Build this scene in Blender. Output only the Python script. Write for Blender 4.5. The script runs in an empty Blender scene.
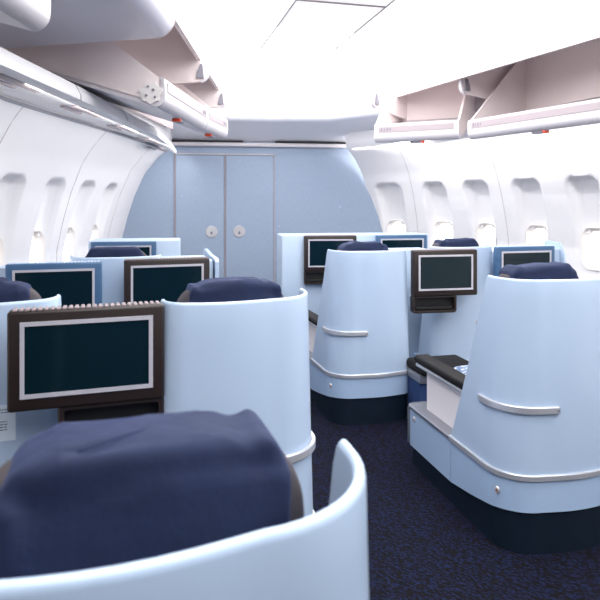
import bpy, bmesh, math, random
from mathutils import Vector, Matrix
random.seed(7)
S = bpy.context.scene
C = S.collection
R = math.radians
PI = math.pi

# ------------------------------------------------------------------ camera
cd = bpy.data.cameras.new('camera')
cam = bpy.data.objects.new('camera', cd); C.objects.link(cam)
cd.sensor_width = 36; cd.sensor_height = 36; cd.lens = 36
cam.location = (0, 0, 1.526)
cam.rotation_euler = (R(90), 0, 0)
cd.shift_y = -98 / 600
cd.clip_start = 0.02
cd.dof.use_dof = True
cd.dof.focus_distance = 3.4
cd.dof.aperture_fstop = 6.3
S.camera = cam

# ------------------------------------------------------------------ world and light
w = bpy.data.worlds.new('sky'); S.world = w; w.use_nodes = True
bg = w.node_tree.nodes['Background']
bg.inputs[0].default_value = (1.0, 0.96, 0.90, 1)
bg.inputs[1].default_value = 4.0
S.view_settings.view_transform = 'Standard'
S.view_settings.look = 'None'
S.view_settings.gamma = 1
S.view_settings.use_curve_mapping = False
S.view_settings.exposure = 0.68
CEIL_EMIT = 3.0
WASH = 11.0

def area(name, loc, size, power, rot=(0, 0, 0), col=(1, 1, 1)):
    l = bpy.data.lights.new(name, 'AREA'); l.shape = 'RECTANGLE'
    l.size, l.size_y = size; l.energy = power; l.color = col
    o = bpy.data.objects.new(name, l); C.objects.link(o)
    o.location = loc; o.rotation_euler = rot
    return o
# sidewall wash lamps of the cabin, tucked in above the window panels
area('wash_lamp', (-1.28, 5.0, 2.07), (0.08, 4.3), WASH, (0, R(38), 0), (1, .97, .95))
area('wash_lamp', (2.02, 5.45, 2.12), (0.08, 3.0), WASH * .8, (0, R(-38), R(27)), (1, .97, .95))
area('wash_lamp', (1.02, 7.0, 2.20), (0.08, 1.0), WASH * .35, (0, R(-38), R(45)), (1, .97, .95))

# ------------------------------------------------------------------ materials
def mat(name, col, rough=.5, metal=0, bump=0, bscale=60, var=0, vscale=8, spec=.5, emit=0, coat=0):
    m = bpy.data.materials.new(name); m.use_nodes = True
    nt = m.node_tree; b = nt.nodes['Principled BSDF']
    b.inputs['Base Color'].default_value = (*col, 1)
    b.inputs['Roughness'].default_value = rough
    b.inputs['Metallic'].default_value = metal
    b.inputs['Specular IOR Level'].default_value = spec
    b.inputs['Coat Weight'].default_value = coat
    b.inputs['Coat Roughness'].default_value = .12
    tc = nt.nodes.new('ShaderNodeTexCoord')
    if emit:
        b.inputs['Emission Color'].default_value = (1, 1, 1, 1)
        b.inputs['Emission Strength'].default_value = emit
    n = nt.nodes.new('ShaderNodeTexNoise'); n.inputs['Scale'].default_value = vscale
    n.inputs['Detail'].default_value = 5
    nt.links.new(tc.outputs['Object'], n.inputs['Vector'])
    v = max(var, .02)
    mx = nt.nodes.new('ShaderNodeMix'); mx.data_type = 'RGBA'
    mx.inputs[6].default_value = (*[c * (1 - v) for c in col], 1)
    mx.inputs[7].default_value = (*[min(1, c * (1 + v)) for c in col], 1)
    nt.links.new(n.outputs['Fac'], mx.inputs[0])
    nt.links.new(mx.outputs[2], b.inputs['Base Color'])
    if bump:
        n2 = nt.nodes.new('ShaderNodeTexNoise'); n2.inputs['Scale'].default_value = bscale
        n2.inputs['Detail'].default_value = 6
        nt.links.new(tc.outputs['Object'], n2.inputs['Vector'])
        bp = nt.nodes.new('ShaderNodeBump'); bp.inputs['Strength'].default_value = bump
        bp.inputs['Distance'].default_value = .01
        nt.links.new(n2.outputs['Fac'], bp.inputs['Height'])
        nt.links.new(bp.outputs['Normal'], b.inputs['Normal'])
    return m

M = {}
M['shell'] = mat('shell_blue', (.47, .59, .765), .34, coat=.25)
M['panel'] = mat('panel_blue', (.42, .56, .77), .4)
M['console'] = mat('console_blue', (.47, .58, .73), .45)
M['recess'] = mat('recess_blue', (.25, .38, .60), .6)
M['base'] = mat('plinth_navy', (.004, .012, .024), .45)
M['steel'] = mat('brushed_steel', (.60, .61, .66), .30, .5)
M['ledge'] = mat('ledge_grey', (.30, .31, .35), .38, .6)
M['white'] = mat('side_white', (.85, .80, .82), .5)
M['arm'] = mat('armrest_black', (.010, .009, .010), .7, spec=.25, bump=.05, bscale=200)
M['navy'] = mat('headrest_navy', (.007, .015, .055), .85, bump=.35, bscale=26, var=.25, vscale=10)
M['cush'] = mat('cushion_brown', (.055, .045, .052), .8, bump=.1, bscale=150)
M['seat'] = mat('seat_fabric_blue', (.018, .05, .16), .85, bump=.2, bscale=120, var=.2)
M['frame'] = mat('screen_brown', (.022, .013, .012), .42)
M['bframe'] = mat('screen_blue', (.05, .12, .24), .42)
M['bezel'] = mat('bezel_silver', (.62, .60, .66), .35, .25)
M['glass'] = mat('display_dark', (.003, .014, .021), .10, spec=.3)
M['black'] = mat('pocket_black', (.004, .004, .005), .6)
M['rib'] = mat('rib_pinkish', (.30, .24, .25), .5)
M['wall'] = mat('wall_white', (.86, .85, .87), .55)
M['wallf'] = mat('window_frame_white', (.80, .76, .74), .5)
M['seam'] = mat('seam_grey', (.58, .54, .54), .6)
M['ceil'] = mat('ceiling_white', (.86, .85, .87), .6)
M['ceilglow'] = mat('ceiling_added_glow', (.9, .9, .92), .6, emit=CEIL_EMIT)  # emission put into the ceiling surface in place of cove lamps
M['bin'] = mat('bin_white', (.62, .585, .62), .45)
M['bini'] = mat('bin_inside_beige', (.84, .74, .73), .6)
M['faintglow'] = mat('ceiling_panel_faint_glow', (.9, .84, .85), .6, emit=.42)  # glow added to an unlit panel to brighten it
M['soff'] = mat('soffit_grey', (.84, .84, .90), .55)
M['label'] = mat('label_strip_grey', (.38, .32, .34), .5)
M['grey'] = mat('latch_grey', (.22, .21, .25), .5)
M['red'] = mat('red_lens', (.75, .08, .02), .3)
M['dark'] = mat('gap_dark', (.02, .02, .03), .8)
M['rear'] = mat('rear_dark', (.03, .06, .12), .9, bump=.2, bscale=30)  # dark tone added out of view to keep screen reflections dark
M['lav'] = mat('bin_lavender', (.64, .62, .70), .28)
M['chrome'] = mat('chrome', (.66, .64, .65), .3, .45)
M['paper'] = mat('sticker_paper', (.70, .79, .90), .6)
M['ink'] = mat('ink', (.05, .08, .16), .6)
M['reddot'] = mat('latch_rust', (.35, .08, .04), .5)

def closet_mat(name, col):
    m = bpy.data.materials.new(name); m.use_nodes = True
    nt = m.node_tree; b = nt.nodes['Principled BSDF']
    b.inputs['Roughness'].default_value = .65
    tc = nt.nodes.new('ShaderNodeTexCoord')
    mp = nt.nodes.new('ShaderNodeMapping'); mp.inputs['Scale'].default_value = (120, 120, 18)
    nt.links.new(tc.outputs['Object'], mp.inputs[0])
    n = nt.nodes.new('ShaderNodeTexNoise'); n.inputs['Scale'].default_value = 1; n.inputs['Detail'].default_value = 4
    nt.links.new(mp.outputs[0], n.inputs['Vector'])
    v = nt.nodes.new('ShaderNodeTexVoronoi'); v.inputs['Scale'].default_value = 3.2
    nt.links.new(tc.outputs['Object'], v.inputs['Vector'])
    lt = nt.nodes.new('ShaderNodeMath'); lt.operation = 'LESS_THAN'; lt.inputs[1].default_value = .035
    nt.links.new(v.outputs['Distance'], lt.inputs[0])
    mx = nt.nodes.new('ShaderNodeMix'); mx.data_type = 'RGBA'
    mx.inputs[6].default_value = (*[c * .86 for c in col], 1); mx.inputs[7].default_value = (*[c * 1.14 for c in col], 1)
    nt.links.new(n.outputs['Fac'], mx.inputs[0])
    mx2 = nt.nodes.new('ShaderNodeMix'); mx2.data_type = 'RGBA'
    nt.links.new(lt.outputs[0], mx2.inputs[0])
    nt.links.new(mx.outputs[2], mx2.inputs[6]); mx2.inputs[7].default_value = (*[min(1, c * 1.5) for c in col], 1)
    nt.links.new(mx2.outputs[2], b.inputs['Base Color'])
    return m
M['closet'] = closet_mat('closet_fabric', (.285, .355, .47))

def carpet():
    m = bpy.data.materials.new('carpet'); m.use_nodes = True
    nt = m.node_tree; b = nt.nodes['Principled BSDF']; b.inputs['Roughness'].default_value = .95
    b.inputs['Specular IOR Level'].default_value = .1
    tc = nt.nodes.new('ShaderNodeTexCoord')
    mp = nt.nodes.new('ShaderNodeMapping'); mp.inputs['Rotation'].default_value = (0, 0, R(35))
    nt.links.new(tc.outputs['Object'], mp.inputs[0])
    br = nt.nodes.new('ShaderNodeTexBrick')
    br.inputs['Scale'].default_value = 1
    br.inputs['Brick Width'].default_value = .014; br.inputs['Row Height'].default_value = .006
    br.inputs['Mortar Size'].default_value = .0010
    br.inputs['Color1'].default_value = (.005, .0040, .005, 1)
    br.inputs['Color2'].default_value = (.014, .024, .090, 1)
    br.inputs['Mortar'].default_value = (.005, .005, .007, 1)
    br.inputs['Bias'].default_value = -.35
    nt.links.new(mp.outputs[0], br.inputs['Vector'])
    n = nt.nodes.new('ShaderNodeTexNoise'); n.inputs['Scale'].default_value = 140; n.inputs['Detail'].default_value = 3
    nt.links.new(tc.outputs['Object'], n.inputs['Vector'])
    mx = nt.nodes.new('ShaderNodeMix'); mx.data_type = 'RGBA'; mx.blend_type = 'MULTIPLY'; mx.inputs[0].default_value = .8
    nt.links.new(br.outputs['Color'], mx.inputs[6]); nt.links.new(n.outputs['Color'], mx.inputs[7])
    g = nt.nodes.new('ShaderNodeMix'); g.data_type = 'RGBA'; g.blend_type = 'ADD'; g.inputs[0].default_value = 1
    nt.links.new(mx.outputs[2], g.inputs[6]); nt.links.new(mx.outputs[2], g.inputs[7])
    nt.links.new(g.outputs[2], b.inputs['Base Color'])
    bp = nt.nodes.new('ShaderNodeBump'); bp.inputs['Strength'].default_value = .5; bp.inputs['Distance'].default_value = .004
    nt.links.new(n.outputs['Fac'], bp.inputs['Height']); nt.links.new(bp.outputs['Normal'], b.inputs['Normal'])
    return m
M['carpet'] = carpet()
_b = M['navy'].node_tree.nodes['Principled BSDF']
_b.inputs['Sheen Weight'].default_value = .12; _b.inputs['Sheen Tint'].default_value = (.2, .35, 1, 1); _b.inputs['Sheen Roughness'].default_value = .35

def pane_mat():
    m = bpy.data.materials.new('window_pane'); m.use_nodes = True
    nt = m.node_tree; nt.nodes.clear()
    o = nt.nodes.new('ShaderNodeOutputMaterial'); t = nt.nodes.new('ShaderNodeBsdfTransparent')
    t.inputs[0].default_value = (.93, .95, .97, 1)
    g = nt.nodes.new('ShaderNodeBsdfGlossy'); g.inputs['Roughness'].default_value = .05
    mx = nt.nodes.new('ShaderNodeMixShader'); mx.inputs[0].default_value = .05
    nt.links.new(t.outputs[0], mx.inputs[1])
    nt.links.new(g.outputs[0], mx.inputs[2]); nt.links.new(mx.outputs[0], o.inputs[0])
    return m
M['pane'] = pane_mat()

# ------------------------------------------------------------------ mesh helpers
def obj(name, bm, m, parent=None, smooth=True, angle=35):
    me = bpy.data.meshes.new(name)
    bmesh.ops.recalc_face_normals(bm, faces=bm.faces[:])
    bm.to_mesh(me); bm.free()
    me.materials.append(m)
    if smooth:
        me.polygons.foreach_set('use_smooth', [True] * len(me.polygons))
        me.set_sharp_from_angle(angle=R(angle))
    o = bpy.data.objects.new(name, me); C.objects.link(o)
    if parent: o.parent = parent
    return o
def thing(name, label, cat, loc=(0, 0, 0), rz=0, group=None):
    o = bpy.data.objects.new(name, None); C.objects.link(o)
    o.empty_display_size = .1
    o.location = loc; o.rotation_euler = (0, 0, rz)
    o['label'] = label; o['category'] = cat
    if group: o['group'] = group
    return o
def struct(name, bm, m, label=None, parent=None, cat=None, **k):
    o = obj(name, bm, m, parent, **k)
    if not parent:
        o['kind'] = 'structure'
        if label: o['label'] = label
        if cat: o['category'] = cat
    return o
def box(bm, c, s, bev=0, seg=2, M4=None):
    r = bmesh.ops.create_cube(bm, size=1)
    vs = r['verts']
    for v in vs: v.co = Vector((v.co.x * s[0] + c[0], v.co.y * s[1] + c[1], v.co.z * s[2] + c[2]))
    if M4 is not None:
        for v in vs: v.co = M4 @ v.co
    if bev:
        es = list({e for v in vs for e in v.link_edges})
        bmesh.ops.bevel(bm, geom=es, offset=bev, segments=seg, profile=.5, affect='EDGES')
def B(c, s, bev=0, seg=2):
    bm = bmesh.new(); box(bm, c, s, bev, seg); return bm
def grid(bm, rows, close_u=False, close_v=False):
    V = [[bm.verts.new(p) for p in r] for r in rows]
    n, m_ = len(V), len(V[0])
    for i in range(n - (0 if close_u else 1)):
        for j in range(m_ - (0 if close_v else 1)):
            a, b_, c, d = V[i][j], V[(i + 1) % n][j], V[(i + 1) % n][(j + 1) % m_], V[i][(j + 1) % m_]
            try: bm.faces.new((a, b_, c, d))
            except ValueError: pass
    return V
def sweep(bm, path, sect):
    """path: list of (pos, outward, up) ; sect: closed list of (o,u)"""
    rows = [[p + o * a + u * b_ for a, b_ in sect] for p, o, u in path]
    V = grid(bm, rows, close_v=True)
    bm.faces.new(V[0]); bm.faces.new(list(reversed(V[-1])))
def prism(bm, poly, z0, z1):
    """poly list of (x,y); z0,z1 numbers or functions of (x,y)"""
    f0 = z0 if callable(z0) else (lambda x, y: z0)
    f1 = z1 if callable(z1) else (lambda x, y: z1)
    a = [bm.verts.new((x, y, f0(x, y))) for x, y in poly]
    b_ = [bm.verts.new((x, y, f1(x, y))) for x, y in poly]
    n = len(poly)
    for i in range(n):
        bm.faces.new((a[i], a[(i + 1) % n], b_[(i + 1) % n], b_[i]))
    bm.faces.new(list(reversed(a))); bm.faces.new(b_)
def extrude_x(bm, prof, x0, x1):
    """prof list of (y,z) extruded along x"""
    a = [bm.verts.new((x0, y, z)) for y, z in prof]
    b_ = [bm.verts.new((x1, y, z)) for y, z in prof]
    n = len(prof)
    for i in range(n):
        bm.faces.new((a[i], a[(i + 1) % n], b_[(i + 1) % n], b_[i]))
    bm.faces.new(list(reversed(a))); bm.faces.new(b_)
def rrect(w_, h, r, n=5):
    pts = []
    for cx, cy, a0 in ((w_/2 - r, h/2 - r, 0), (-w_/2 + r, h/2 - r, 90), (-w_/2 + r, -h/2 + r, 180), (w_/2 - r, -h/2 + r, 270)):
        for k in range(n + 1):
            a = R(a0 + 90 * k / n); pts.append((cx + r * math.cos(a), cy + r * math.sin(a)))
    return pts
def superblob(bm, c, s, e1=.5, e2=.5, nu=36, nv=20, fn=None):
    def f(x, e): return math.copysign(abs(x) ** e, x)
    rows = []
    for j in range(nv + 1):
        la = -PI / 2 + PI * j / nv
        row = []
        for i in range(nu):
            lo = 2 * PI * i / nu
            p = Vector((s[0] * f(math.cos(la), e1) * f(math.cos(lo), e2), s[1] * f(math.cos(la), e1) * f(math.sin(lo), e2), s[2] * f(math.sin(la), e1)))
            if fn: p = fn(p)
            row.append(Vector(c) + p)
        rows.append(row)
    grid(bm, rows, close_v=True)
    bmesh.ops.remove_doubles(bm, verts=bm.verts[:], dist=.0004)
def smooth(t): t = max(0, min(1, t)); return t * t * (3 - 2 * t)
def lerp_tab(tab, x):
    if x <= tab[0][0]: return tab[0][1]
    for (a, va), (b_, vb) in zip(tab, tab[1:]):
        if x <= b_: return va + (vb - va) * (x - a) / (b_ - a)
    return tab[-1][1]
def catmull(P, step=.02):
    P = [Vector((*p, 0)) for p in P]
    pts = []
    for i in range(len(P) - 1):
        p0 = P[max(i - 1, 0)]; p1 = P[i]; p2 = P[i + 1]; p3 = P[min(i + 2, len(P) - 1)]
        n = max(2, int((p2 - p1).length / .05))
        for k in range(n):
            t = k / n
            pts.append(.5 * ((2 * p1) + (p2 - p0) * t + (2 * p0 - 5 * p1 + 4 * p2 - p3) * t * t + (3 * p1 - p0 - 3 * p2 + p3) * t ** 3))
    pts.append(P[-1])
    L = [0]
    for a, b_ in zip(pts, pts[1:]): L.append(L[-1] + (b_ - a).length)
    def at(s):
        s = max(0, min(L[-1], s))
        import bisect
        i = min(len(pts) - 2, max(0, bisect.bisect_right(L, s) - 1))
        t = (s - L[i]) / max(1e-9, L[i + 1] - L[i])
        p = pts[i].lerp(pts[i + 1], t); d = (pts[i + 1] - pts[i]).normalized()
        return p, d
    return at, L[-1], pts, L

# ------------------------------------------------------------------ structure: floor, walls, windows
bm = bmesh.new(); box(bm, (.5, 2.4, -.03), (8.4, 11.6, .06))
struct('floor', bm, M['carpet'], 'dark carpet flecked with blue in the aisle', cat='floor')

PROF = [(0, .10), (.3, .05), (.6, .015), (.9, 0), (1.1, 0), (1.35, .06), (1.6, .14), (1.87, .26), (2.05, .40), (2.21, .58), (2.4, .60), (3.0, .60)]
WZ0, WZ1, WW = .92, 1.284, .25
def build_wall(name, P, side, wins, kfun, label):
    """P from the far end to the near end; side = +1 when inward is to the left of travel"""
    at, L, _, _ = catmull(P)
    def inward(s):
        a, _ = at(s - .25); b_, _ = at(s + .25)
        d = (b_ - a).normalized()
        return Vector((-d.y, d.x, 0)) * side
    def point(s, z, extra=0):
        p, _ = at(s)
        k = kfun(p)
        off = lerp_tab(PROF, z)
        off = off * (k if z > 1.1 else 1)
        # carved funnels above and around each window
        for c in wins:
            ds = abs(s - c)
            if ds < .30 and .80 < z < 1.80:
                half = .165
                top = 1.70 if side > 0 else 1.745
                e = 1 - smooth((ds - half + .05) / .07)
                rr = .09
                if z > top - rr:
                    q = math.hypot(max(0, ds - (half - rr)), z - (top - rr))
                    e = min(e, 1 - smooth((q - rr + .008) / .022))
                e *= smooth((z - .80) / .06)
                off -= .10 * e * (0.45 + .55 * smooth((z - 1.0) / .5))
        n = inward(s)
        q = p + n * (off + extra); q.z = z
        return q
    ns = int(L / .022)
    zs = [0, .3, .6, .8] + [.82 + .02 * i for i in range(50)] + [1.85, 1.9, 1.96, 2.02, 2.08, 2.14, 2.21, 2.3, 2.4, 2.7, 3.0]
    bm = bmesh.new()
    S_ = [L * i / ns for i in range(ns + 1)]
    rows = [[point(s, z) for z in zs] for s in S_]
    V = [[bm.verts.new(p) for p in r] for r in rows]
    for i in range(ns):
        sc = (S_[i] + S_[i + 1]) / 2
        for j in range(len(zs) - 1):
            zc = (zs[j] + zs[j + 1]) / 2
            hole = any(abs(sc - c) < WW / 2 - .005 and WZ0 + .01 < zc < WZ1 - .01 and
                       not (abs(sc - c) > WW / 2 - .06 and (zc > WZ1 - .05 or zc < WZ0 + .05)) for c in wins)
            if not hole:
                bm.faces.new((V[i][j], V[i + 1][j], V[i + 1][j + 1], V[i][j + 1]))
    me_o = struct(name, bm, M['wall'], label, cat='wall', angle=60)
    return point, at, inward
wn = [0]
def window(point, s, side):
    wn[0] += 1
    name = 'window_%d' % wn[0]
    zc = (WZ0 + WZ1) / 2; H = WZ1 - WZ0
    bm = bmesh.new()
    outer = rrect(WW + .035, H + .035, .085, 6); mid = rrect(WW + .0, H, .075, 6); inner = rrect(WW - .05, H - .05, .06, 6)
    rows = [[point(s + a, zc + b_, .002) for a, b_ in outer], [point(s + a, zc + b_, .016) for a, b_ in rrect(WW + .02, H + .02, .08, 6)],
            [point(s + a, zc + b_, .012) for a, b_ in mid], [point(s + a, zc + b_, -.035) for a, b_ in inner],
            [point(s + a, zc + b_, -.05) for a, b_ in inner]]
    grid(bm, rows, close_v=True)
    fr = struct(name, bm, M['wallf'], 'cabin window with rounded frame', cat='window')
    bm = bmesh.new()
    vs = [bm.verts.new(point(s + a, zc + b_, -.042)) for a, b_ in rrect(WW - .05, H - .05, .06, 6)]
    bm.faces.new(vs)
    bmesh.ops.triangulate(bm, faces=bm.faces[:])
    pn = obj('pane', bm, M['pane'], fr, smooth=False)

LP = [(-2.14, 7.3), (-2.13, 6.6), (-2.12, 5.6), (-2.12, 4.6), (-2.15, 3.0), (-2.2, 1.0), (-2.2, -3.2)]
LWINS = [7.3 - y for y in (6.24, 5.56, 4.88, 4.20, 3.52, 2.84, 1.5, .8, -.6)]
ptL, atL, inL = build_wall('wall_left', LP, 1, LWINS, lambda p: .7 + .3 * smooth((p.y - 3.6) / 3), 'white curved cabin sidewall on the left with window recesses')
RP = [(.98, 7.78), (1.2, 7.56), (1.70, 7.15), (2.03, 6.6), (2.35, 6.0), (2.63, 5.4), (2.88, 4.75), (3.1, 4.0), (3.25, 3.2), (3.35, 2.2), (3.4, 0), (3.4, -3.2)]
_, RL, _pts, _L = catmull(RP)
def s_near(x, y):
    return min(zip(_L, _pts), key=lambda q: (q[1].x - x) ** 2 + (q[1].y - y) ** 2)[0]
RWINS = [s_near(*p) for p in ((1.2, 7.56), (1.70, 7.15), (2.03, 6.6), (2.35, 6.0), (2.63, 5.4))]
RWINS += [RWINS[-1] + .66 * k for k in (1, 2, 4, 6, 8)]
ptR, atR, inR = build_wall('wall_right', RP, -1, RWINS, lambda p: .74 + .26 * smooth((p.y - 6.2) / 1.4), 'white curved cabin sidewall on the right with window recesses')
for s in LWINS: window(ptL, s, 1)
for s in RWINS: window(ptR, s, -1)
# panel seams between every second pair of windows
tn = [0]
def trim(bm, m, label, **k):
    tn[0] += 1
    return struct('trim_%d' % tn[0], bm, m, label, cat='trim', **k)
def seam(point, s):
    bm = bmesh.new()
    zs = [.3 + .06 * i for i in range(32)]
    rows = []
    for z in zs:
        p = point(s - .003, z, .003); q = point(s + .003, z, .003); p2 = point(s - .003, z, -.004); q2 = point(s + .003, z, -.004)
        rows.append([p2, p, q, q2])
    grid(bm, rows, close_v=True)
    trim(bm, M['seam'], 'thin seam between sidewall panels', smooth=False)
for y in (5.22, 3.86, 2.5): seam(ptL, 7.3 - y)
seam(ptL, 7.3 - 6.62)
for a, b_ in ((1, 2), (3, 4), (5, 6)): seam(ptR, (RWINS[a - 1] + RWINS[a]) / 2 if a > 1 else (RWINS[0] + RWINS[1]) / 2)
seam(ptR, (RWINS[4] + RWINS[3]) / 2 + .66)

# unseen rear bulkhead, made dark so the screens reflect less light
bm = bmesh.new(); box(bm, (.6, -3.2, 1.5), (6.6, .06, 3.0))
struct('wall_back', bm, M['rear'], 'unseen rear bulkhead, dark blue added to deepen the screen reflections', cat='wall')

# ------------------------------------------------------------------ closet wall (front)
YAWC = math.atan2(.14, .99)
CW = Matrix.Translation((-.925, 7.4, 0)) @ Matrix.Rotation(YAWC, 4, 'Z')
def cw_struct(name, bm, m, label, parent=None, cat=None, **k):
    o = struct(name, bm, m, label, parent, cat, **k)
    if not parent: o.matrix_world = CW
    return o
bm = bmesh.new(); box(bm, (.40, .05, 1.5), (3.30, .1, 3.0))
cw_struct('wall_front', bm, M['closet'], 'blue fabric-covered closet wall across the nose of the cabin', cat='wall')
for k, (x0, x1) in enumerate(((-.595, -.012), (.012, .60))):
    bm = bmesh.new(); box(bm, ((x0 + x1) / 2, -.006, 1.055), (x1 - x0, .02, 2.09), .004, 1)
    d = cw_struct('door_%d' % (k + 1), bm, M['closet'], ['left closet door with round metal latch', 'right closet door with round metal latch'][k], cat='door')
    hx = (-.165, .175)[k]
    bm = bmesh.new()
    bmesh.ops.create_cone(bm, cap_ends=True, segments=40, radius1=.074, radius2=.066, depth=.012, matrix=Matrix.Translation((hx, -.022, 1.16)) @ Matrix.Rotation(R(90), 4, 'X'))
    h = obj('latch', bm, M['chrome'], d)
    bm = bmesh.new(); box(bm, (hx, -.030, 1.148), (.026, .008, .034), .006)
    obj('keyhole', bm, M['grey'], h)
for x in (-.603, 0, .608):
    bm = bmesh.new(); box(bm, (x, -.009, 1.06), (.012, .018, 2.12))
    o = trim(bm, M['label'], 'narrow metal strip beside a closet door', smooth=False); o.matrix_world = CW
bm = bmesh.new(); box(bm, (0, -.009, 2.115), (1.22, .018, .012))
o = trim(bm, M['seam'], 'narrow strip over the closet doors', smooth=False); o.matrix_world = CW
bm = bmesh.new(); box(bm, (.45, -.03, 2.232), (2.35, .06, .05), .015)
o = trim(bm, M['bin'], 'pale pink moulding along the top of the closet wall'); o.matrix_world = CW
for x0, x1 in ((-.65, .22), (.62, 1.55)):
    bm = bmesh.new(); box(bm, ((x0 + x1) / 2, -.03, 2.268), (x1 - x0, .05, .022))
    o = trim(bm, M['dark'], 'dark gap above the closet moulding', smooth=False); o.matrix_world = CW

# ------------------------------------------------------------------ ceiling
bm = bmesh.new(); box(bm, (.6, 2.3, 3.03), (7.2, 11.4, .06))
struct('ceiling', bm, M['bini'], 'upper ceiling above the open bins', cat='ceiling')
EZ = 2.60
# inner ceiling, glowing itself in place of cove lamps : outline (edge of the trim above the bins)
left_edge = [(-.70, -3.1), (-.70, 1.0), (-.72, 3.2), (-.76, 5.6), (-.84, 6.9)]
right_edge = [(2.75, -3.1), (2.75, 1.0), (2.52, 2.45), (1.93, 3.86), (1.36, 5.17), (.82, 6.42), (.34, 6.9)]
def edge_at(E, y): return lerp_tab([(b_, a) for a, b_ in E], y)
def ceil_z(x, y):
    xl, xr = edge_at(left_edge, y), edge_at(right_edge, y)
    d = min(x - xl, xr - x, max(0, 6.9 - y) * .8)
    return EZ + .15 * smooth(d / .55)
ys = [-3.1 + 10.0 * i / 60 for i in range(61)]
bm = bmesh.new(); rows = []
for y in ys:
    xl, xr = edge_at(left_edge, y), edge_at(right_edge, y)
    rows.append([Vector((xl + (xr - xl) * t / 40, y, ceil_z(xl + (xr - xl) * t / 40, y))) for t in range(41)])
bm2 = bmesh.new(); grid(bm2, rows[:14]); trim_rear = struct('ceiling_rear', bm2, M['ceil'], 'white ceiling over the rear of the cabin', cat='ceiling')
grid(bm, rows[13:])
r = bmesh.ops.extrude_face_region(bm, geom=bm.faces[:])
for v in [g for g in r['geom'] if isinstance(g, bmesh.types.BMVert)]: v.co.z += .03
cl = thing('glowing_ceiling', 'large white ceiling above the seats, glow put in for the cove lighting', 'ceiling light', (0, 0, 0))
obj('glow_sheet', bm, M['ceilglow'], cl)
# centre strip of unlit panels, brightened by an added faint glow, with beads
AX = R(14)
CP = Matrix.Translation((.255, 3.64, 0)) @ Matrix.Rotation(AX, 4, 'Z')
def cp(bm, m, label, **k):
    o = trim(bm, m, label, **k); o.matrix_world = CP; return o
bm = bmesh.new(); box(bm, (0, -2.2, 2.740), (.56, 5.6, .012))
cp(bm, M['faintglow'], 'unlit centre ceiling panel with a faint added glow', smooth=False)
for x in (-.287, .287):
    bm = bmesh.new(); box(bm, (x, -1.9, 2.732), (.016, 6.2, .012), .004, 1); cp(bm, M['seam'], 'bead along the centre ceiling panel')
bm = bmesh.new(); box(bm, (0, -.0, 2.731), (.56, .010, .010)); cp(bm, M['label'], 'cross joint in the centre ceiling panel', smooth=False)
# edge valances
def valance(E, sgn, label):
    bm = bmesh.new(); P = [Vector((a, b_, 0)) for a, b_ in E]; rows = []
    for p in P:
        rows.append([p + Vector((0, 0, EZ - .012)), p + Vector((sgn * .03, 0, EZ - .012)), p + Vector((sgn * .03, 0, EZ + .03)), p + Vector((sgn * .06, 0, 3.0)), p + Vector((sgn * .04, 0, 3.0)), p + Vector((0, 0, EZ + .03))])
    grid(bm, rows, close_v=True)
    trim(bm, M['bini'], label, angle=40)
valance(left_edge[:-1] + [(-.80, 6.2)], -1, 'edge of the lit ceiling above the left bins')
valance(right_edge[:6], 1, 'edge of the lit ceiling above the right bins')
# soffit in front of the closet
top = [(-2.2, 6.9), (-.84, 6.9), (.34, 6.9), (.82, 6.42), (1.5, 6.1), (2.6, 6.3)]
bot = [(-2.2, 7.22), (-.9, 7.40), (.3, 7.57), (1.0, 7.67), (1.5, 7.74), (2.6, 7.9)]
bm = bmesh.new(); rows = []
for (a, b_), (c, d) in zip(top, bot):
    ex = Vector((c - a, d - b_, 0)); ex.normalize()
    rows.append([Vector((a, b_, 3.0)), Vector((a, b_, 2.52)), Vector((a, b_, 2.49)) + ex * .012, Vector((a, b_, 2.465)) + ex * .04, Vector((a, b_, 2.45)) + ex * .09,
                 Vector((c, d, 2.275)), Vector((c, d, 3.0))])
grid(bm, rows)
trim(bm, M['soff'], 'sloping grey soffit in front of the closet wall', angle=60)
# service panel strip under the left bins
xs_in = [(6.9, -1.42), (5.4, -1.22), (3.4, -1.20), (2.2, -1.22), (.3, -1.22), (-2.5, -1.22)]
segs = [(6.85, 6.0), (5.98, 5.1), (5.08, 4.2), (4.18, 3.3), (3.28, 2.4), (2.38, 1.4)]
for y0, y1 in segs:
    bm = bmesh.new(); rows = []
    for y in (y0, y1):
        xi = edge_at([(b_, a) for a, b_ in xs_in][::-1], y)
        xo = ptL(7.3 - y, 2.17).x + .01
        rows.append([Vector((xi, y, 2.115)), Vector((xi, y, 2.085)), Vector((xi - .03, y, 2.08)), Vector(((xi + xo) / 2, y, 2.12)), Vector((xo, y, 2.16)), Vector((xo, y, 2.2)), Vector((xi - .03, y, 2.17))])
    V = grid(bm, rows, close_v=True); bm.faces.new(V[0]); bm.faces.new(V[-1][::-1])
    trim(bm, M['wall'], 'white service panel under the left bins')
    bm = bmesh.new()
    ym = (y0 + y1) / 2; xm = edge_at([(b_, a) for a, b_ in xs_in][::-1], ym)
    box(bm, (xm - .12, ym, 2.088), (.05, .42, .012), .004); box(bm, (xm - .24, ym + .05, 2.106), (.03, .3, .012), .004)
    trim(bm, M['label'], 'grey slots in the service panel under the left bins')
bm = bmesh.new(); rows = []
for y in [6.9 - .3 * i for i in range(26)]:
    p = ptL(7.3 - y, 2.14, .012)
    rows.append([p + Vector((0, 0, .012)), p + Vector((.02, 0, .012)), p + Vector((.02, 0, -.006)), p + Vector((0, 0, -.006))])
grid(bm, rows, close_v=True)
trim(bm, M['ledge'], 'thin grey rail where the left sidewall meets the service panels')

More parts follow.
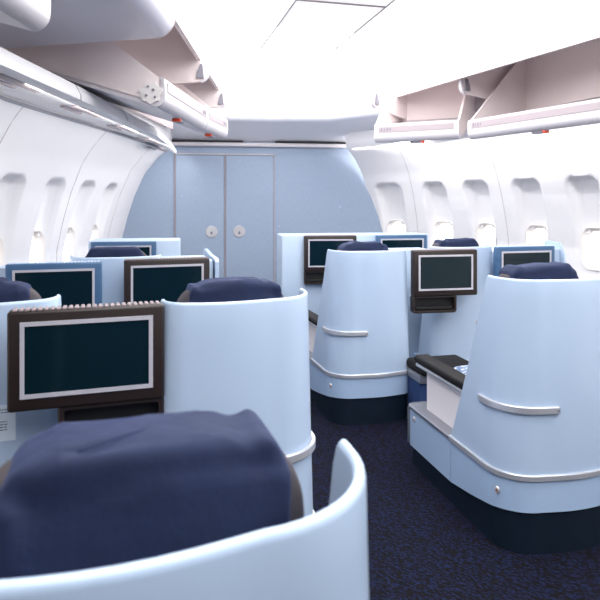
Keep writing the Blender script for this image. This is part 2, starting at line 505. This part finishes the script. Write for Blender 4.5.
# ------------------------------------------------------------------ overhead bins
def bin_frame(p0, p1, side):
    """origin p0, local x to p1, local y outboard"""
    d = Vector((p1[0] - p0[0], p1[1] - p0[1], 0)); L = d.length; d.normalize()
    o = Vector((d.y, -d.x, 0)) * side
    m = Matrix(((d.x, o.x, 0, p0[0]), (d.y, o.y, 0, p0[1]), (0, 0, 1, 0), (0, 0, 0, 1)))
    return m, L
def set_mirror(bm, m):
    bm.transform(m)
def arc(cx, cy, r, a0, a1, n=6):
    return [(cx + r * math.cos(R(a0 + (a1 - a0) * k / n)), cy + r * math.sin(R(a0 + (a1 - a0) * k / n))) for k in range(n + 1)]
def open_bin(p0, p1, side, label, zb=2.07, depth=.75, endcap=False, group='open overhead bins', topz=None):
    m, L = bin_frame(p0, p1, side)
    loc = Vector((p0[0], p0[1], zb))
    T = thing('overhead_bin', label, 'overhead bin', loc, 0, group)
    mm = Matrix.Translation(-loc) @ m
    def part(name, bm, mt, par=T, **k):
        bm.transform(mm); return obj(name, bm, mt, par, **k)
    g = .006
    # outer tray: curved front face and sloping underside
    outer = [(.012, zb + .165), (.0, zb + .155), (-.004, zb + .09)] + arc(.055, zb + .055, .058, 180, 262, 6) + [(.25, zb + .055), (depth, zb + .27)]
    inner = [(depth - .012, zb + .285), (.25, zb + .085), (.075, zb + .03), (.035, zb + .06), (.03, zb + .16)]
    bm = bmesh.new(); extrude_x(bm, outer + inner, g, L - g)
    part('tray', bm, M['bin'], angle=30)
    topz_ = topz or (zb + .72)
    for nm, x in (('side_panel', g), ('side_panel', L - g - .018)):
        bm = bmesh.new()
        extrude_x(bm, [(.014, zb + .15), (.014, zb + .05), (.05, zb + .02), (.25, zb + .075), (depth - .01, zb + .28), (depth - .01, topz_), (depth - .07, topz_)], x, x + .018)
        part(nm, bm, M['bini'], smooth=False)
    bm = bmesh.new(); extrude_x(bm, [(depth - .012, zb + .27), (depth, zb + .27), (depth, topz_), (depth - .012, topz_)], g, L - g)
    part('back_panel', bm, M['bini'], smooth=False)
    # label strip on the lip
    bm = bmesh.new(); box(bm, (L / 2, -.0045, zb + .112), (L - .10, .006, .055), .002, 1)
    st = part('label_strip', bm, M['label'])
    bm = bmesh.new(); x_l = .09 if True else 0
    for q in range(4): box(bm, (.08 + q * .028, -.0085, zb + .112), (.012, .002, .022 if q % 2 else .03))
    part('seat_number_marks', bm, M['grey'], st, smooth=False)
    bm = bmesh.new(); box(bm, (L * .5, .07, zb - .008), (.13, .05, .022), .006); lt = part('release_handle', bm, M['grey'])
    bm = bmesh.new(); box(bm, (L * .5 + .055, .065, zb - .010), (.024, .056, .022), .005); part('red_tab', bm, M['red'], lt)
    if endcap:
        bm = bmesh.new()
        pr = [(.02, zb + .05)] + [(.075 + (.062 + .01 * math.sin(5 * a)) * math.cos(a), zb + .075 + (.058 + .008 * math.sin(7 * a)) * math.sin(a)) for a in [2 * PI * k / 22 for k in range(22)]][:-1]
        extrude_x(bm, pr[1:], L - g - .01, L - g + .014)
        ec = part('end_fitting', bm, M['wallf'])
        for (a, b_, r_) in ((.06, .09, .008), (.10, .06, .007), (.09, .11, .006), (.05, .05, .006)):
            bm = bmesh.new()
            bmesh.ops.create_cone(bm, cap_ends=True, segments=12, radius1=r_, radius2=r_, depth=.01, matrix=Matrix.Translation((L - g + .016, a, zb + b_)) @ Matrix.Rotation(R(90), 4, 'Y'))
            part('fitting_hole', bm, M['grey'], ec)
    return T
def fin(p, dirx, side, label, tip=-.05, z0=2.42, depth=.8, face=-1):
    """divider plate: p on the lip line; dirx run direction"""
    d = Vector((*dirx, 0)).normalized(); o = Vector((d.y, -d.x, 0)) * side
    m = Matrix(((d.x, o.x, 0, 0), (d.y, o.y, 0, 0), (0, 0, 1, 0), (0, 0, 0, 1)))
    T = thing('bin_divider', label, 'bin divider', (p[0], p[1], z0), 0, 'dividers between the overhead bins')
    def pr(i, extra=0):
        r = .07
        return [(depth, 2.96), (depth, z0 - .05)] + [(tip + r + extra * 0, z0)] [:0] + arc(tip + r, z0 + r, r - i, 262, 180, 6) + [(tip + i, 2.62), (tip + .08, 2.96)]
    bm = bmesh.new(); extrude_x(bm, [(y, z - z0) for y, z in pr(.006)], -.014, .014); bm.transform(m)
    obj('plate', bm, M['bini'], T, angle=30)
    bm = bmesh.new()
    a = arc(tip + .07, z0 + .07, .072, 255, 180, 7) + [(tip - .002, 2.62)]
    rows = [[Vector((x, y, z - z0)) for x, y, z in ((-.018, y, z), (.018, y, z), (.018, y + .012, z + (.012 if k < 5 else 0)), (-.018, y + .012, z + (.012 if k < 5 else 0)))] for k, (y, z) in enumerate(a)]
    V = grid(bm, rows, close_v=True); bm.faces.new(V[0]); bm.faces.new(V[-1][::-1]); bm.transform(m)
    obj('edge_trim', bm, M['bin'], T)
    bm = bmesh.new(); yy = tip + .055; s_ = face * .024
    for q in (0,):
        pts = [(yy - .022, .03), (yy + .035, .03), (yy + .028, .075), (yy + .006, .135), (yy - .010, .135)]
        extrude_x(bm, pts, min(0, s_ * 1.3), max(0, s_ * 1.3))
    bm.transform(m)
    obj('latch', bm, M['grey'], T, smooth=False)
    return T
# left run (p0 far, p1 near)
LB = [(-.62, 5.15), (-.70, 4.52), (-.77, 3.40)]
open_bin(LB[0], LB[1], 1, 'short open overhead bin at the far end of the left row', topz=2.78)
open_bin(LB[1], LB[2], 1, 'open overhead bin on the left with an exposed round end fitting', endcap=True, topz=2.86, depth=.92)
open_bin((-.79, 1.90), (-.80, .55), 1, 'open overhead bin at the top left corner, nearest the viewer', zb=2.065)
# closed bin between
T = thing('overhead_bin', 'closed lavender overhead bin on the left with rounded underside', 'overhead bin', (-.72, 2.6, 2.4))
bm = bmesh.new()
pr = [(.9, 2.36)] + arc(.10, 2.535, .12, 262, 180, 8) + [(-.02, 2.60), (.0, 2.95), (.9, 2.95)]
m, L = bin_frame((-.70, 3.26), (-.70, 1.98), 1)
extrude_x(bm, pr, 0, L); bm.transform(Matrix.Translation((.72, -2.6, -2.4)) @ m)
obj('door', bm, M['lav'], T)
bm = bmesh.new()
extrude_x(bm, arc(.10, 2.535, .1225, 262, 180, 8) + [(-.022, 2.60), (-.01, 2.60)] + arc(.10, 2.535, .115, 180, 262, 8), -.004, .010); bm.transform(Matrix.Translation((.72, -2.6, -2.4)) @ m)
obj('edge_trim', bm, M['bin'], T)
fin((-.715, 4.50), (.06, -1), 1, 'beige bin divider on the left, the nearer one with a grey latch', tip=-.03, face=1)
fin((-.72, 5.70), (.1, -1), 1, 'beige bin divider on the left, the farther one with a grey latch', tip=-.03, face=1)
# right run (p0 far/left, p1 near/right)
open_bin((.69, 5.62), (1.40, 5.26), 1 * -1, 'open overhead bin on the right, the farther of the two', zb=2.085, topz=2.9)
RD = Vector((math.sin(R(28)), -math.cos(R(28))))
pR = (1.45, 5.2); pR2 = (1.45 + RD.x * 1.42, 5.2 + RD.y * 1.42)
open_bin(pR, pR2, -1, 'open overhead bin at the right edge, the nearer of the two', zb=2.07, topz=2.9)
fin((1.42, 5.26), (RD.x, RD.y), -1, 'bin divider with grey latch between the two right bins', tip=-.02, z0=2.47, face=-1 if False else 1)
fin((.71, 5.72), (.8, -.6), -1, 'bin divider with grey latch at the far end of the right bins', tip=-.05, z0=2.42, face=1)
# beige back wall of the bin bays
bm = bmesh.new(); rows = []
for a, b_ in ((2.66, 2.6), (2.50, 4.4), (2.06, 5.55), (1.50, 6.40)):
    rows.append([Vector((a, b_, 2.36)), Vector((a + .02, b_ + .01, 2.36)), Vector((a + .02, b_ + .01, 3.0)), Vector((a, b_, 3.0))])
grid(bm, rows, close_v=True); trim(bm, M['bini'], 'beige back wall behind the right bins', smooth=False)
bm = bmesh.new(); rows = []
for a, b_ in ((-1.74, -2.5), (-1.70, 3.4), (-1.60, 4.6), (-1.50, 5.6), (-1.46, 6.9)):
    rows.append([Vector((a, b_, 2.36)), Vector((a - .02, b_, 2.36)), Vector((a - .02, b_, 3.0)), Vector((a, b_, 3.0))])
grid(bm, rows, close_v=True); trim(bm, M['bini'], 'beige back wall behind the left bins', smooth=False)

# ------------------------------------------------------------------ seats
def plan(u, z, off=0, extraF=None):
    """aisle side = +x. returns point and outward normal on the back shell outline; u 0 inner front .. 1 aisle front"""
    t = (1.20 - z) / .87
    W = .275 + .022 * max(0, t); ri, ra = .09, .17
    Fi = .108 + .15 * max(0, t)
    Fa = .20 + .30 * max(0, t) ** 1.12
    if extraF: Fa = extraF
    segs_ = [Fi - ri, ri * PI / 2, 2 * W - ri - ra, ra * PI / 2, max(.001, Fa - ra)]
    br = [0, .10, .24, .58, .84, 1.0]
    for i in range(5):
        if u <= br[i + 1] or i == 4:
            q = (u - br[i]) / (br[i + 1] - br[i]); q = min(1, max(0, q)); break
    bul = .018
    if i == 0: p = (-W, Fi + (ri - Fi) * q); n = (-1, 0)
    elif i == 1:
        a = R(180 + 90 * q); p = (-W + ri + ri * math.cos(a), ri + ri * math.sin(a)); n = (math.cos(a), math.sin(a))
    elif i == 2: p = (-W + ri + (2 * W - ri - ra) * q, -bul * math.sin(PI * q)); n = (0, -1)
    elif i == 3:
        a = R(270 + 90 * q); p = (W - ra + ra * math.cos(a), ra + ra * math.sin(a)); n = (math.cos(a), math.sin(a))
    else: p = (W, ra + (Fa - ra) * q); n = (1, 0)
    return Vector((p[0] + n[0] * off, p[1] + n[1] * off, z)), Vector((n[0], n[1], 0))
US = [0, .05, .10] + [.10 + .14 * k / 7 for k in range(1, 8)] + [.24 + .34 * k / 8 for k in range(1, 9)] + [.58 + .26 * k / 12 for k in range(1, 13)] + [.84 + .16 * k / 6 for k in range(1, 7)]
ZT = 1.19
def ztop(u):
    e = abs(2 * u - 1)
    d = ZT + .004 * smooth((e - .35) / .55) 
    end = min(u, 1 - u)
    if end < .05: d -= .03 * (1 - end / .05) ** 2
    return d
def seat_unit(loc, yaw, s, label, group, headrest_blue=False, full=True):
    T = thing('airline_seat', label, 'seat', (loc[0], loc[1], 0), yaw, group)
    X = Matrix.Scale(s, 4, (1, 0, 0))
    def part(name, bm, mt, par=T, **k):
        bm.transform(X); return obj(name, bm, mt, par, **k)
    # back shell
    bm = bmesh.new(); rows = []
    th = .017
    for u in US:
        zt = ztop(u); row = []
        zl = [.33, .45, .6, .75, .9, 1.0, 1.1, zt - .012]
        for z in zl: row.append(plan(u, z)[0])
        for k in range(1, 6):
            a = PI * k / 6
            p, n = plan(u, zt - .012); q = p - n * (th / 2) * (1 - math.cos(a)); q.z = zt - .012 + .012 * math.sin(a); row.append(q)
        for z in reversed(zl): row.append(plan(u, z, -th)[0])
        rows.append(row)
    V = grid(bm, rows)
    for Vr in (V[0], V[-1]):
        n = len(Vr)
        for k in range(n // 2):
            if k < n - 2 - k:
                f = [Vr[k], Vr[k + 1], Vr[n - 2 - k], Vr[n - 1 - k]]
                if len(set(f)) == 4:
                    try: bm.faces.new(f)
                    except ValueError: pass
                elif len(set(f)) == 3:
                    try: bm.faces.new(list(dict.fromkeys(f)))
                    except ValueError: pass
    part('back_shell', bm, M['shell'], angle=50)
    # lower footprint
    FR = 1.02
    def foot(off=0, F=FR):
        pts = [tuple(plan(u, .33, off)[0][:2]) for u in US if u <= .84]
        W = .297 + off
        pts += [(W, .5), (W, F - .03 + off), (W - .03, F + off), (-W + .02, F + off), (-W, F - .02 + off)]
        return pts
    zb = lambda x, y: .185 - .075 * smooth(y / .55)
    def half(pts, a, b_):
        return pts
    # rear skirt panel (behind the joint) and forward side box
    W = .297
    rear = [tuple(plan(u, .33)[0][:2]) for u in US if u <= .84] + [(W, .30), (W, .497), (-W, .497)]
    bm = bmesh.new(); prism(bm, rear, zb, .33); part('lower_panel', bm, M['panel'], angle=30)
    bm = bmesh.new(); prism(bm, [(-W, .503), (W, .503), (W, FR - .035), (W - .01, FR - .01), (W - .035, FR), (-W, FR)], zb, .33); fw = part('side_box', bm, M['panel'], angle=30)
    bm = bmesh.new(); prism(bm, [(W - .14, .505), (W - .002, .505), (W - .002, FR - .02), (W - .02, FR - .002), (W - .14, FR - .002)], .331, .339); part('ledge', bm, M['ledge'], fw)
    bm = bmesh.new(); prism(bm, foot(-.012), 0, lambda x, y: zb(x, y) + .004); part('plinth', bm, M['base'], angle=30)
    # steel trim round the back and dark trim along the box
    sec = [(-.004, -.014), (.007, -.014), (.010, -.010), (.010, .010), (.007, .014), (-.004, .014)]
    bm = bmesh.new()
    path = [(plan(u, .335)[0], plan(u, .335)[1], Vector((0, 0, 1))) for u in US if u <= .84] + [(Vector((W, y, .335)), Vector((1, 0, 0)), Vector((0, 0, 1))) for y in (.25, .35, .503)]
    sweep(bm, path, sec); part('trim_rail', bm, M['steel'], angle=25)
    bm = bmesh.new()
    path = [(Vector((W, y, .333)), Vector((1, 0, 0)), Vector((0, 0, 1))) for y in (.507, .7, .9, FR - .035)] + \
           [(Vector((W - .01, FR - .01, .333)), Vector((.7, .7, 0)), Vector((0, 0, 1))), (Vector((W - .035, FR, .333)), Vector((0, 1, 0)), Vector((0, 0, 1))), (Vector((W - .14, FR, .333)), Vector((0, 1, 0)), Vector((0, 0, 1)))]
    sweep(bm, path, [(a * .8, b_ * .6) for a, b_ in sec]); part('box_trim', bm, M['ledge'], angle=50)
    bm = bmesh.new(); box(bm, (W - .001, FR - .012, .22), (.012, .012, .21), .004); part('corner_strip', bm, M['ledge'], fw)
    # grab rail
    bm = bmesh.new(); us = [.505 + (.895 - .505) * k / 22 for k in range(23)]
    sec2 = [(.002, -.016), (.013, -.016), (.016, -.012), (.016, .012), (.013, .016), (.002, .016)]
    path = []
    for k, u in enumerate(us):
        p, n = plan(u, .628)
        e = 1 - .35 * (k in (0, 22)); path.append((p - n * (.012 if k in (0, 22) else 0), n, Vector((0, 0, e))))
    sweep(bm, path, sec2); gr = part('grab_rail', bm, M['steel'], angle=25)
    bm = bmesh.new(); p, n = plan(.522, .628, .017)
    bmesh.ops.create_cone(bm, cap_ends=True, segments=12, radius1=.006, radius2=.006, depth=.004, matrix=Matrix.Translation(p) @ Matrix.Rotation(R(90), 4, 'X')); part('screw', bm, M['grey'], gr)
    # small latches
    for (y, z, u) in ((.1, .255, .77), (.93, .275, None)):
        bm = bmesh.new()
        if u: p, n = plan(u, z, .002)
        else: p, n = Vector((W + .002, y, z)), Vector((1, 0, 0))
        a = math.atan2(n.y, n.x)
        mt = Matrix.Translation(p) @ Matrix.Rotation(a, 4, 'Z') @ Matrix.Rotation(R(90), 4, 'Y')
        bmesh.ops.create_cone(bm, cap_ends=True, segments=20, radius1=.013, radius2=.010, depth=.006, matrix=mt @ Matrix.Scale(1.4, 4, (1, 0, 0)))
        l_ = part('service_latch', bm, M['chrome'])
        bm = bmesh.new(); bmesh.ops.create_cone(bm, cap_ends=True, segments=12, radius1=.005, radius2=.005, depth=.009, matrix=mt)
        part('latch_centre', bm, M['reddot'], l_)
    # armrest and its white panel, aisle side
    bm = bmesh.new(); prism(bm, [(W - .10, .36), (W - .065, .36), (W - .065, .90), (W - .10, .90)], .338, .575); part('side_panel', bm, M['white'], smooth=False)
    bm = bmesh.new(); box(bm, (W - .075, .665, .575), (.075, .66, .02), .006); part('armrest_rail', bm, M['steel'])
    bm = bmesh.new(); box(bm, (W - .080, .665, .607), (.095, .69, .045), .018, 3); part('armrest', bm, M['arm'])
    bm = bmesh.new(); box(bm, (-W + .05, .72, .50), (.07, .46, .3), .02, 3); part('inner_armrest', bm, M['arm'])
    # seat cushion, leg rest, backrest
    bm = bmesh.new(); box(bm, (-.01, .60, .41), (.44, .60, .16), .04, 3); part('seat_cushion', bm, M['seat'])
    bm = bmesh.new(); box(bm, (-.01, .94, .40), (.42, .10, .14), .035, 3); part('leg_rest', bm, M['arm'])
    bm = bmesh.new(); box(bm, (0, 0, 0), (.44, .13, .66), .05, 3); bm.transform(Matrix.Translation((-.005, .26, .76)) @ Matrix.Rotation(R(11), 4, 'X')); part('backrest', bm, M['seat'])
    # headrest cushion with cloth cover
    def hshape(p, g=0):
        e = abs(p.x) / .205
        p.z -= .045 * e ** 4 if p.z > 0 else 0
        p.y += .03 * e ** 2
        return p
    bm = bmesh.new(); superblob(bm, (-.003, .185, 1.105), (.212, .058, .125), .40, .38, 56, 26, hshape)
    hd = part('headrest', bm, M['cush'], angle=80)
    rnd = random.Random(int((loc[0] * 7 + loc[1] * 13 + 50) * 10))
    ph = [rnd.uniform(0, 6) for _ in range(6)]
    def cshape(p):
        p = hshape(p)
        f = .0035 * math.sin(p.x * 75 + ph[0] + p.z * 30) + .003 * math.sin(p.x * 41 + p.z * 66 + ph[1]) + .002 * math.sin(p.z * 130 + ph[2] + p.x * 20)
        p.z += f * (1 if p.z > 0 else 0) + .002 * math.sin(p.x * 130 + ph[3]) * (p.z > .05); p.y += f * (1 if p.y > 0 else -1)
        return p
    bm = bmesh.new(); superblob(bm, (-.003 + .006, .185, 1.112), (.176, .067, .128), .26, .18, 72, 30, cshape)
    part('headrest_cover', bm, M['navy'], hd, angle=80)
    return T

GA = 'pale blue shell seats'
seat_unit((-.134, .575), R(18), 1, 'nearest seat, cropped by the bottom edge, navy headrest cover seen from above', GA)
seat_unit((-.185, 2.05), R(19), 1, 'aisle seat right of the large near screen, pale blue shell, navy headrest', GA)
seat_unit((-1.09, 1.98), R(19), -1, 'window seat at the left edge behind the large near screen', GA)
seat_unit((-1.12, 3.66), R(18), -1, 'left window seat between the blue screen and the brown screen of the second row', GA)
seat_unit((.512, 4.13), R(16), -1, 'centre seat across the aisle with pale shell, grab rail and navy headrest', GA)
seat_unit((1.17, 2.62), R(14), -1, 'large pale blue shell seat at the right edge with long grab rail', GA)
seat_unit((1.27, 4.50), R(15), 1, 'right window seat whose blue headrest shows above the brown screen', GA)

# ------------------------------------------------------------------ screens
def screen(loc, yaw, w_, h, ztop_, kind, label, pocket=0, pw=.33):
    """loc = centre of the front face in plan"""
    T = thing('seatback_screen', label, 'screen', (loc[0], loc[1], ztop_ - h), yaw, 'entertainment screens')
    fm = M['frame'] if kind == 'brown' else M['bframe']
    bm = bmesh.new(); box(bm, (0, .03, h / 2), (w_, .06, h), .010, 3); fr = obj('frame', bm, fm, T)
    bm = bmesh.new(); mw, mh = w_ - .075, h - .075
    o = [( mw / 2, mh / 2), (-mw / 2, mh / 2), (-mw / 2, -mh / 2), (mw / 2, -mh / 2)]
    t = .013; i_ = [(a - math.copysign(t, a), b_ - math.copysign(t, b_)) for a, b_ in o]
    zc = h / 2 + .004
    rows = [[Vector((a, -.0005, zc + b_)) for a, b_ in o], [Vector((a, -.006, zc + b_)) for a, b_ in o], [Vector((a, -.006, zc + b_)) for a, b_ in i_], [Vector((a, .002, zc + b_)) for a, b_ in i_]]
    grid(bm, rows, close_v=True); obj('bezel', bm, M['bezel'], fr, smooth=False)
    bm = bmesh.new(); box(bm, (0, 0, zc), (mw - 2 * t, .004, mh - 2 * t)); obj('display', bm, M['glass'], fr, smooth=False)
    bm = bmesh.new(); n = int(w_ / .0185)
    for k in range(n): box(bm, (-w_ / 2 + .02 + k * (w_ - .04) / (n - 1), .033, h + .001), (.012, .05, .007), .002, 1)
    obj('top_ribs', bm, M['rib'] if kind == 'brown' else M['console'], T)
    if pocket:
        x = w_ / 2 - pw / 2 if pocket > 0 else -w_ / 2 + pw / 2
        bm = bmesh.new(); outer = rrect(pw, .13, .022); inner = rrect(pw - .035, .09, .014)
        zc = -.055
        rows = [[Vector((x + a, .06, zc + b_)) for a, b_ in outer], [Vector((x + a, .014, zc + b_)) for a, b_ in outer], [Vector((x + a, .009, zc + b_)) for a, b_ in rrect(pw - .01, .12, .018)],
                [Vector((x + a, .009, zc + b_)) for a, b_ in inner], [Vector((x + a, .05, zc + b_)) for a, b_ in inner]]
        grid(bm, rows, close_v=True); pk = obj('pocket', bm, fm, T)
        bm = bmesh.new(); box(bm, (x, .053, zc), (pw - .03, .006, .09)); box(bm, (x, .025, zc - .03), (pw - .06, .012, .022), .004); obj('pocket_lining', bm, M['black'], pk)
    return T
screen((-.675, 1.915), R(18), .475, .312, 1.187, 'brown', 'large brown-framed screen in the left foreground with pocket below', 1)
screen((-.785, 3.565), R(18), .50, .325, 1.187, 'brown', 'brown-framed screen in the second left row beside the pale side panel', 1)
screen((-1.36, 3.32), R(15), .50, .325, 1.187, 'blue', 'blue-framed screen in the second left row beside the sidewall')
screen((-1.45, 4.93), R(10), .52, .325, 1.20, 'blue', 'blue-framed screen on the farthest left console')
screen((1.03, 4.235), R(11), .485, .325, 1.187, 'brown', 'brown-framed screen right of the centre seat, pocket below', -1)
screen((1.71, 4.53), R(14), .50, .325, 1.19, 'blue', 'blue-framed screen in front of the right-hand windows')
screen((.285, 5.58), R(6), .495, .333, 1.213, 'brown', 'far brown-framed screen partly behind the centre seat', -1, .28)
screen((.972, 5.70), R(10), .50, .325, 1.212, 'blue', 'far blue-framed screen right of the centre seat')

# ------------------------------------------------------------------ consoles that carry the screens
def console(loc, yaw, x0, x1, dep, h, label, z0=0, wing=True, recess=None):
    T = thing('console', label, 'console', (loc[0], loc[1], 0), yaw, 'pale blue screen consoles')
    bm = bmesh.new()
    if recess:
        a, b_, d = recess
        prism(bm, [(x0, 0), (a, 0), (a, d), (b_, d), (b_, 0), (x1, 0), (x1, dep), (x0, dep)], .16, h)
    else: box(bm, ((x0 + x1) / 2, dep / 2, .16 + (h - .16) / 2), (x1 - x0, dep, h - .16), .012, 2)
    obj('body', bm, M['console'], T, angle=30)
    bm = bmesh.new(); box(bm, ((x0 + x1) / 2, dep / 2 + .005, .081), (x1 - x0 - .02, dep - .02, .162)); obj('plinth', bm, M['base'], T, smooth=False)
    return T
# second left row: behind the brown screen, with a taller side panel at the aisle
T = console((-.785, 3.63), R(18), -.06, .262, .35, 1.17, 'pale console behind the second-row brown screen, side panel facing the aisle')
bm = bmesh.new()
extrude_x(bm, [(-.03, 0.17), (-.03, 1.16), (.0, 1.178), (.18, 1.185), (.40, 1.208), (.43, 1.20), (.44, .17)], .268, .292); obj('wing', bm, M['shell'], T)
console((-1.36, 3.385), R(15), -.33, .06, .16, 1.165, 'pale console behind the second-row blue screen, next to the sidewall')
console((-.70, 2.02), R(18), -.09, .16, .30, 1.08, 'pale console behind the large near screen')
T = console((-1.45, 4.995), R(10), -.30, .44, .34, 1.205, 'farthest left console standing before the closet doors')
T = console((.285, 5.665), R(10), -.46, .98, .36, 1.215, 'far wide console before the closet wall behind the centre seat')
T = console((1.02, 4.78), R(14), -.45, .02, .2, 1.15, 'pale console recess between centre seat and right window seat')
T = console((1.71, 4.60), R(14), -.10, .33, .22, 1.16, 'pale console by the right sidewall carrying the blue screen')
bm = bmesh.new()
extrude_x(bm, [(-.06, .17), (-.04, 1.12), (.02, 1.21), (.20, 1.215), (.22, .17)], .332, .35); obj('wing', bm, M['console'], T)
bm = bmesh.new()
# footrest in the recess
T = thing('footrest', 'black padded footrest under the brown screen beyond the armrest', 'footrest', (.97, 4.14, 0), R(14))
bm = bmesh.new(); box(bm, (.0, .0, .40), (.40, .30, .065), .028, 3); obj('pad', bm, M['arm'], T)
bm = bmesh.new(); box(bm, (-.02, .02, .34), (.36, .24, .06), .01); obj('tray', bm, M['ledge'], T)
bm = bmesh.new(); box(bm, (-.02, .03, .155), (.34, .20, .31), .01); obj('pedestal', bm, M['seat'], T)

# folded patterned pillow on the right-hand seat
T = thing('pillow', 'small pale pillow with blue pattern on the right seat beside its armrest', 'pillow', (0, 0, 0))
pm = bpy.data.materials.new('patterned_cloth'); pm.use_nodes = True
nt = pm.node_tree; b = nt.nodes['Principled BSDF']; b.inputs['Roughness'].default_value = .8
v = nt.nodes.new('ShaderNodeTexVoronoi'); v.inputs['Scale'].default_value = 55; v.feature = 'SMOOTH_F1'
tc = nt.nodes.new('ShaderNodeTexCoord'); nt.links.new(tc.outputs['Object'], v.inputs['Vector'])
cr = nt.nodes.new('ShaderNodeValToRGB'); nt.links.new(v.outputs['Distance'], cr.inputs[0])
cr.color_ramp.elements[0].position = .25; cr.color_ramp.elements[0].color = (.50, .56, .64, 1)
cr.color_ramp.elements[1].position = .5; cr.color_ramp.elements[1].color = (.09, .14, .26, 1)
nt.links.new(cr.outputs[0], b.inputs['Base Color'])
bm = bmesh.new(); superblob(bm, (0, 0, 0), (.13, .15, .06), .6, .4, 40, 20)
T.location = (.98, 3.24, .565); T.rotation_euler = (0, 0, R(14)); obj('cover', bm, pm, T, angle=80)

# sticker on the left window seat's shell
T = thing('sticker', 'pale instruction sticker with tiny blue text at the left edge', 'sticker', (0, 0, 0))
p, n = plan(.36, .80, .002)
bm = bmesh.new(); box(bm, (0, 0, 0), (.11, .002, .12)); obj('paper', bm, M['paper'], T, smooth=False)
bm = bmesh.new()
rr = random.Random(3)
for blk, z0 in ((2, .045), (4, .005)):
    for k in range(blk):
        x = -.05; z = z0 - k * .009
        while x < .03:
            l = rr.uniform(.004, .014); box(bm, (x + l / 2, -.0018, z), (l, .001, .0025)); x += l + .0025
box(bm, (.047, -.0018, .048), (.006, .001, .005))
obj('print', bm, M['ink'], T, smooth=False)
ry = R(19)
lx, ly = .085, -.018
T.location = (-1.09 + lx * math.cos(ry) - ly * math.sin(ry), 1.98 + lx * math.sin(ry) + ly * math.cos(ry), .79)
T.rotation_euler = (0, 0, ry)
